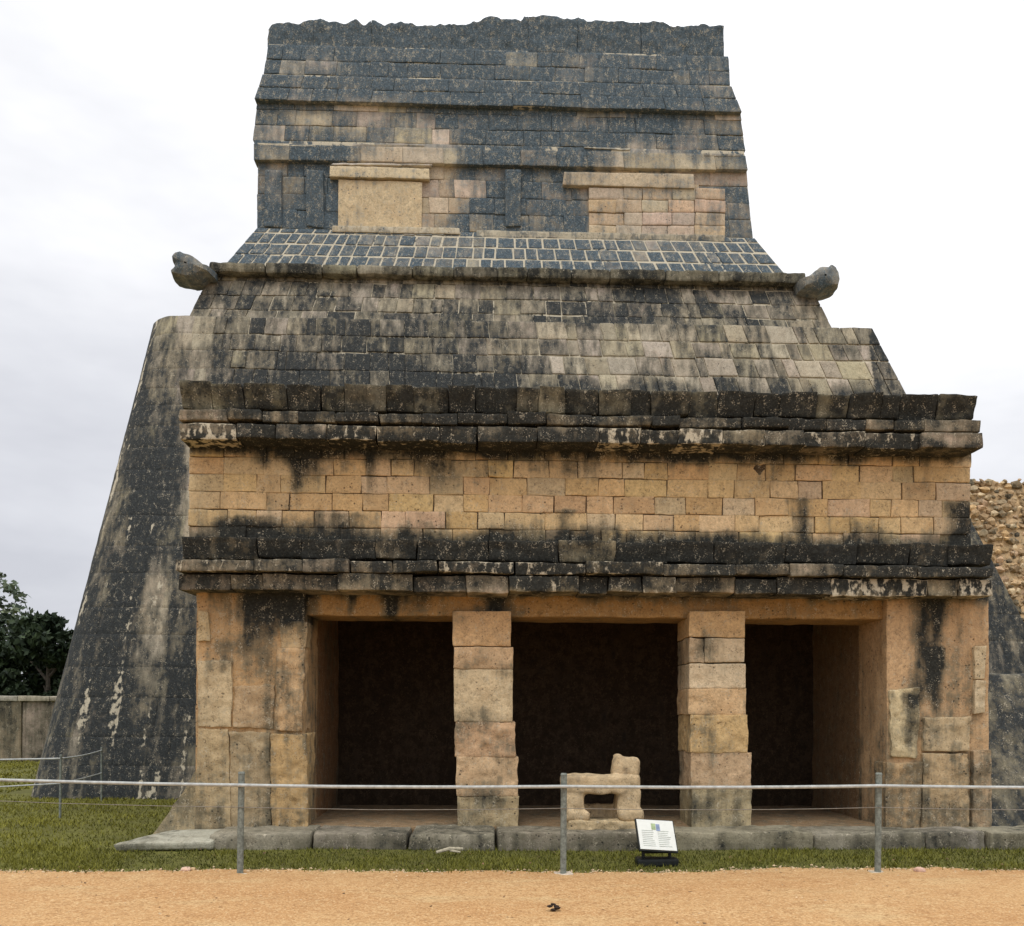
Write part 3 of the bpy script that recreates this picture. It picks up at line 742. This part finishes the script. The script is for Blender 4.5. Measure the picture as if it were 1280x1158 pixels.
def tree(x, y, h, w, n, mat, label, low=.25, leaf=.16, group='trees beyond the low wall'):
    z0 = .2; t = thing('tree', label, 'tree', (x, y, z0), group)
    mb = MB(); lean = random.uniform(-.4, .4)
    tube(mb, [(x, y, z0-.2), (x+lean*.3, y, z0+h*.3), (x+lean, y, z0+h*.7)], [h*.03, h*.022, h*.008]); tips = []
    for k in range(9):
        a = random.uniform(0, math.tau); s = random.uniform(.2, .65); b = Vector((x+lean*s, y, z0+h*s))
        e = b+Vector((math.cos(a)*w*.42, math.sin(a)*w*.42, h*random.uniform(.1, .3))); tube(mb, [b, (b+e)/2+Vector((0, 0, .1)), e], [h*.012, h*.008, h*.003], 5); tips.append(e)
    mb.build('trunk', BARK, t)
    cl = []
    for k in range(46):
        u = random.random(); a = random.uniform(0, math.tau); zz = low+(1-low)*u
        rr = w/2*math.sin(math.pi*min(1, .15+.85*u))**.6*math.sqrt(random.random())
        cl.append((x+lean*zz+math.cos(a)*rr, y+math.sin(a)*rr, z0+h*zz*.95, random.uniform(.35, .75)*w/5))
    cl += [(e.x, e.y, e.z, w/8) for e in tips]; cl = np.array(cl)
    i = rng.integers(0, len(cl), n); d = rng.normal(0, 1, (n, 3)); d /= np.linalg.norm(d, axis=1, keepdims=True)
    c = cl[i, :3]+d*(cl[i, 3]*rng.uniform(.3, 1.05, n)**.5)[:, None]*[1, 1, .75]
    u = rng.normal(0, 1, (n, 3)); u /= np.linalg.norm(u, axis=1, keepdims=True); v2 = np.cross(u, rng.normal(0, 1, (n, 3))); v2 /= np.linalg.norm(v2, axis=1, keepdims=True)
    s = leaf*rng.uniform(.6, 1.3, n)[:, None]
    v = np.stack([c-u*s, c+v2*s*.5, c+u*s, c-v2*s*.5], 1).reshape(-1, 3)
    mb = MB(); mb.add(v, np.arange(4*n).reshape(-1, 4), pale=np.repeat(np.clip(rng.normal(.4, .25, n)+.25*np.repeat(rng.normal(0, 1, len(cl)), 1)[i]*.8, 0, 1), 4))
    mb.build('crown', mat, t, smooth=False)
tree(X(62, 33), 33, Z(768, 33, 60)-.2, 4.0, 9000, DARKLEAF, 'dense dark tree half hidden behind the temple corner', -.08)
tree(X(14, 36), 36, Z(776, 36, 10)-.2, 5.4, 10000, DARKLEAF, 'dense dark tree at the picture edge under the pale crown', -.08)
tree(X(-95, 34), 34, Z(796, 34, 0)-.2, 5.6, 5000, DARKLEAF, 'dense dark tree standing farther along the low wall', -.08)
tree(X(-2, 52), 52, Z(706, 52, 5)-.2, 3.4, 1700, PALELEAF, 'taller thin pale green tree rising above the dark crowns', .55, .2)

# ------------------------------------------------------------------ barrier
def post(px, py, ht, rad, label, D=None, grp='metal posts of the rope barrier'):
    if D is None: D = (EYE)*F/(py-PY)
    x = X(px, D, py); z0 = float(gz(np.array([[x, D, 0]]))[0])
    t = thing('barrier_post', label, 'post', (x, D, z0), grp)
    mb = MB(); mb_lean = random.uniform(-.012, .012)
    tube(mb, [(x, D, z0-.1), (x+mb_lean*.5, D, z0+ht*.5), (x+mb_lean, D, z0+ht)], [rad, rad, rad], 12); mb.build('pole', METAL, t)
    mb = MB(); tube(mb, [(x+mb_lean, D, z0+ht), (x+mb_lean, D, z0+ht+.018)], [rad*1.12, rad*.9], 12); mb.build('cap', METAL, t)
    if rad > .02:
        mb = MB(); rbox(mb, x-.085, x+.085, D-.07, D+.08, z0-.05, z0+.014, .03, .015, .012, 9, (.50, .42, .31), .1, .2, .01); mb.build('footing', STONE, t)
    return Vector((x, D, z0))
P1 = post(300, 1093, .985, .031, 'grey metal post before the left pier'); P2 = post(704, 1093, .985, .031, 'grey metal post before the carved stone throne'); P3 = post(1097, 1093, .985, .031, 'grey metal post before the right pier')
P0 = Vector((P1.x-3.9, 9.75, 0)); P4 = Vector((P3.x+3.6, 8.75, 0))
Q1 = post(75, 1025, .9, .018, 'thin post on the lawn before the dark sloping wing', 13.0, 'thin posts on the lawn'); Q2 = post(127, 990, .9, .016, 'thin post close against the dark sloping wing', 15.1, 'thin posts on the lawn')
Q0 = Vector((Q1.x-3.6, 12.8, .02))
def line(name, pts, hs, rad, sag, mat, label, cat):
    mb = MB(); path = []
    for i in range(len(pts)-1):
        a = pts[i]+Vector((0, -rad, hs)); b = pts[i+1]+Vector((0, -rad, hs)); n = 14
        path += [a.lerp(b, j/n)-Vector((0, 0, sag*4*(j/n)*(1-j/n)*random.uniform(.9, 1.1))) for j in range(n)]
    path.append(pts[-1]+Vector((0, -rad, hs)))
    tube(mb, path, rad, 8); o = mb.build(name, mat, origin=tuple(path[0])); tag(o, label, cat)
FP = [v+Vector((0, -.03, 0)) for v in (P0, P1, P2, P3, P4)]
line('barrier_cable', FP, .875, .0165, .012, CABLE, 'thick pale cable strung along the front posts at hip height', 'cable')
line('barrier_wire', FP, .66, .0035, .02, WIRE, 'thin dark wire strung below the thick pale cable', 'wire')
line('barrier_rope', [Q0, Q1, Q2], .86, .012, .02, CABLE, 'slim pale rope along the top of the thin lawn posts', 'rope')
line('barrier_rope', [Q0+Vector((0, 0, -.08)), Q1+Vector((0, 0, .08)), Q2+Vector((0, 0, .06))], .42, .010, .01, CABLE, 'slim pale rope low on the thin lawn posts', 'rope')

# ------------------------------------------------------------------ jaguar throne
TD = 10.62
tx0 = X(708, TD); J = thing('carved_throne', 'small worn stone seat carved as a standing jaguar between two pillars', 'statue', (X(757, TD), TD, PLZ))
def jb(name, parts, base=(.52, .40, .23), r=.05, amp=.03):
    mb = MB()
    for (a, b, c, d, y0, y1) in parts:
        rbox(mb, X(a, TD), X(b, TD), TD+y0, TD+y1, Z(d, TD), Z(c, TD), .022, r, amp, 8, base, lambda p: .16+.3*vn(p*5, 6)+np.where(p[:, 2] < .62, .12, 0), .12, .015, var=.03)
    return mb.build(name, STONE, J)
jb('plinth', [(711, 811, 1025, 1042, -.05, .46)], (.46, .36, .23), .03, .03)
CARVED = stone_mat('carved_buff_stone', (.16, .13, .09), (.05, .04, .03), const=(.50, .385, .235, 1))
def jsolid(name, parts, vox=.016):
    o = jb(name, parts); o.data.materials[0] = CARVED
    m = o.modifiers.new('weld', 'REMESH'); m.mode = 'VOXEL'; m.voxel_size = vox; m.use_smooth_shade = True
    m = o.modifiers.new('worn', 'SMOOTH'); m.iterations = 4; m.factor = .5
    return o
jsolid('body', [(706, 801, 970, 992, .0, .40), (707, 733, 980, 1027, .0, .15), (707, 733, 980, 1027, .25, .40), (774, 802, 976, 1027, .0, .16), (774, 802, 976, 1027, .24, .40),
                (709, 740, 1012, 1027, -.03, .14), (774, 808, 1010, 1027, -.03, .15), (728, 780, 1008, 1027, .3, .38), (770, 804, 966, 990, .05, .36)])
jsolid('head', [(769, 803, 947, 978, .08, .34), (790, 805, 958, 972, .12, .30), (772, 782, 944, 952, .10, .16), (772, 782, 944, 952, .26, .32)])

# ------------------------------------------------------------------ information board
SD = 9.25; S = thing('information_board', 'small white information board tilted on a black metal stand before the step', 'sign', (X(823, SD), SD, 0))
c = Vector((X(820, SD, 1045), SD-.02, Z(1044, SD, 820))); wd, hg = .385, .33; tilt = math.radians(30); yaw = math.radians(4)
Rm = Matrix.Rotation(yaw, 4, 'Z') @ Matrix.Rotation(-tilt, 4, 'X') @ Matrix.Rotation(math.radians(4), 4, 'Y')
def flat(name, u0, u1, v0, v1, d0, d1, mat, parent, shear=.09):
    """box on the board's own plane: u across, v up, d towards the reader"""
    mb = MB(); u, q = lattice(1, 1, 1)
    l = [(u0+(u1-u0)*a+shear*0, -(d0+(d1-d0)*b), v0+(v1-v0)*k) for a, b, k in u]
    l = [(a-shear*k, b, k) for a, b, k in l]
    v = np.array([tuple(c+(Rm @ Vector(t))) for t in l]); mb.add(v, q); return mb.build(name, mat, parent, smooth=False)
bd = flat('board', -wd/2, wd/2, -hg/2, hg/2, 0, .012, WHITE, S)
flat('backing_frame', -wd/2-.012, wd/2+.012, -hg/2-.014, hg/2+.012, -.03, -.001, BLACKM, S)
flat('picture', -.045, .0, .055, .125, .0125, .014, GREENP, bd); flat('picture', .004, .045, .045, .12, .0125, .014, BLUEP, bd)
mb = MB(); u, q = lattice(1, 1, 1)
for k in range(9):
    v0 = .045-.021*k
    for (a, b) in ((-.155, -.06), (.06, .155)) if k < 0 else ((-.155, -.015-random.random()*.03), (.012, .155-random.random()*.04)):
        l = [(a+(b-a)*s, -.0128-.0008*t, v0-.005*(1-r_)) for s, t, r_ in u]; l = [(s-.09*r_, t, r_) for s, t, r_ in l]
        mb.add(np.array([tuple(c+(Rm @ Vector(t))) for t in l]), q)
mb.build('text_lines', INK, bd, smooth=False)
for sx in (-.13, .15):
    mb = MB(); tube(mb, [(c.x+sx, SD+.02, -.05), (c.x+sx, SD+.02, .26)], .018, 8); mb.build('leg', BLACKM, S)
mb = MB(); rbox(mb, c.x-.2, c.x+.23, SD-.06, SD+.12, -.02, .075, .03, .02, .006, 6, (.02, .02, .02), 1.); rbox(mb, c.x-.13, c.x+.15, SD+.0, SD+.03, .12, .2, .05, .01, .004, 6); mb.build('foot', BLACKM, S)

# ------------------------------------------------------------------ loose slab, stones, litter
mb = MB(); sx0, sx1 = X(147, 10.2), X(268, 10.2)
def Ms(p):
    p = p.copy(); t = (p[:, 1]-10.15)/.75; u = (p[:, 0]-sx0)/(sx1-sx0); p[:, 0] += .34*t*(1-u)*1.2-.03*t; p[:, 2] += .05*t+.02*u; return p
rbox(mb, sx0, sx1, 10.15, 10.9, -.02, .11, .03, .03, .018, 4, (.33, .32, .26), lambda p: .33+.3*vn(p*2, 9), .2, .03, M=Ms)
o = mb.build('stone_slab', STONE, origin=((sx0+sx1)/2, 10.5, 0)); tag(o, 'flat grey stone slab lying on the grass at the left end of the step', 'slab')
def stone(px, py, s, col, label, flat_=.7, name='loose_stone', grp='loose stones at the grass edge', mat=None):
    D = EYE*F/(py-PY); x = X(px, D, py); cc = np.array([x, D, float(gz(np.array([[x, D, 0]]))[0])+s*flat_*.6])
    v = ICO*np.array([s*1.2, s, s*flat_]); v = v+vec_noise(v*9/s*.1+cc*7, 3)*s*.4+cc; mb = MB(); mb.add(v, ICOF, col, .1, .1)
    o = mb.build(name, mat or STONE, origin=tuple(cc-[0, 0, s*flat_*.6])); tag(o, label, 'stone' if name == 'loose_stone' else 'litter', grp if name == 'loose_stone' else None)
stone(232, 1089, .045, (.60, .42, .32), 'pinkish stone at the grass edge left of the first post'); stone(1150, 1092, .05, (.55, .36, .28), 'reddish stone at the grass edge right of the last post')
stone(241, 1088, .03, (.5, .36, .2), 'tiny tan stone touching the pinkish stone')
mb = MB(); D = EYE*F/(1142-PY); x = X(692, D, 1142)
for k in range(7):
    a = random.uniform(0, math.tau); cc = np.array([x+.03*math.cos(a), D+.02*math.sin(a), .03+.006*k]); v = ICO*np.array([.024, .016, .010]); mb.add(v+vec_noise(v*40+k, 3)*.008+cc, ICOF)
o = mb.build('dry_leaf', simple('dark_leaf', (.03, .018, .012), .8), origin=(x, D, 0)); tag(o, 'crumpled dark dry leaf lying on the dirt path', 'leaf')
D = EYE*F/(1069-PY); a = Vector((X(546, D, 1072), D-.1, .045)); b = Vector((X(578, D, 1064), D+.06, .06)); mb = MB(); tube(mb, [a, (a+b)/2+Vector((0, 0, .02)), b], [.016, .022, .014], 7)
tube(mb, [(a+b)/2, (a+b)/2+Vector((.12, -.05, -.01))], [.014, .01], 7)
o = mb.build('broken_stick', simple('pale_wood', (.42, .38, .28), .8), origin=tuple(a)); tag(o, 'pale broken stick lying in the grass before the step', 'stick')
# gravel grains scattered over the dirt
mb = MB(); n = 4200; x = rng.uniform(-7, 7, n); y = 8.97-3.6*rng.random(n)**1.8; y[:900] = edge(x[:900])+rng.normal(0, .05, 900); s = .004+.011*rng.random(n)**4; s[:900] *= 1.4; s[900:1020] = rng.uniform(.010, .022, 120)
pts = np.stack([x, y, x*0], 1); pts[:, 2] = gz(pts)+.008
OCT = np.array([(1, 0, 0), (-1, 0, 0), (0, 1, 0), (0, -1, 0), (0, 0, .7), (0, 0, -.7)]); OF = np.array([(0, 2, 4), (2, 1, 4), (1, 3, 4), (3, 0, 4), (2, 0, 5), (1, 2, 5), (3, 1, 5), (0, 3, 5)])
v = pts[:, None]+OCT[None]*s[:, None, None]; f = (OF[None]+6*np.arange(n)[:, None, None]).reshape(-1, 3); mb.add(v.reshape(-1, 3), f)
o = mb.build('gravel', PEB, smooth=False); o['kind'] = 'stuff'

mb = MB(); n = 260; x = rng.uniform(-7.5, 8, n); y = rng.uniform(6.4, 10.2, n); a = rng.uniform(0, math.tau, n); s_ = rng.uniform(.012, .03, n)
p = np.stack([x, y, x*0], 1); p[:, 2] = gz(p)+.014+np.where(y > 8.9, .02, 0)
d1 = np.stack([np.cos(a), np.sin(a), rng.uniform(-.3, .5, n)], 1)*s_[:, None]; d2 = np.stack([-np.sin(a), np.cos(a), rng.uniform(-.2, .4, n)], 1)*s_[:, None]*.5
mb.add(np.stack([p-d1, p+d2, p+d1, p-d2], 1).reshape(-1, 3), np.arange(4*n).reshape(-1, 4))
o = mb.build('leaf_litter', simple('litter_brown', (.14, .085, .045), .9, 0, .7, 6), smooth=False); o['kind'] = 'stuff'
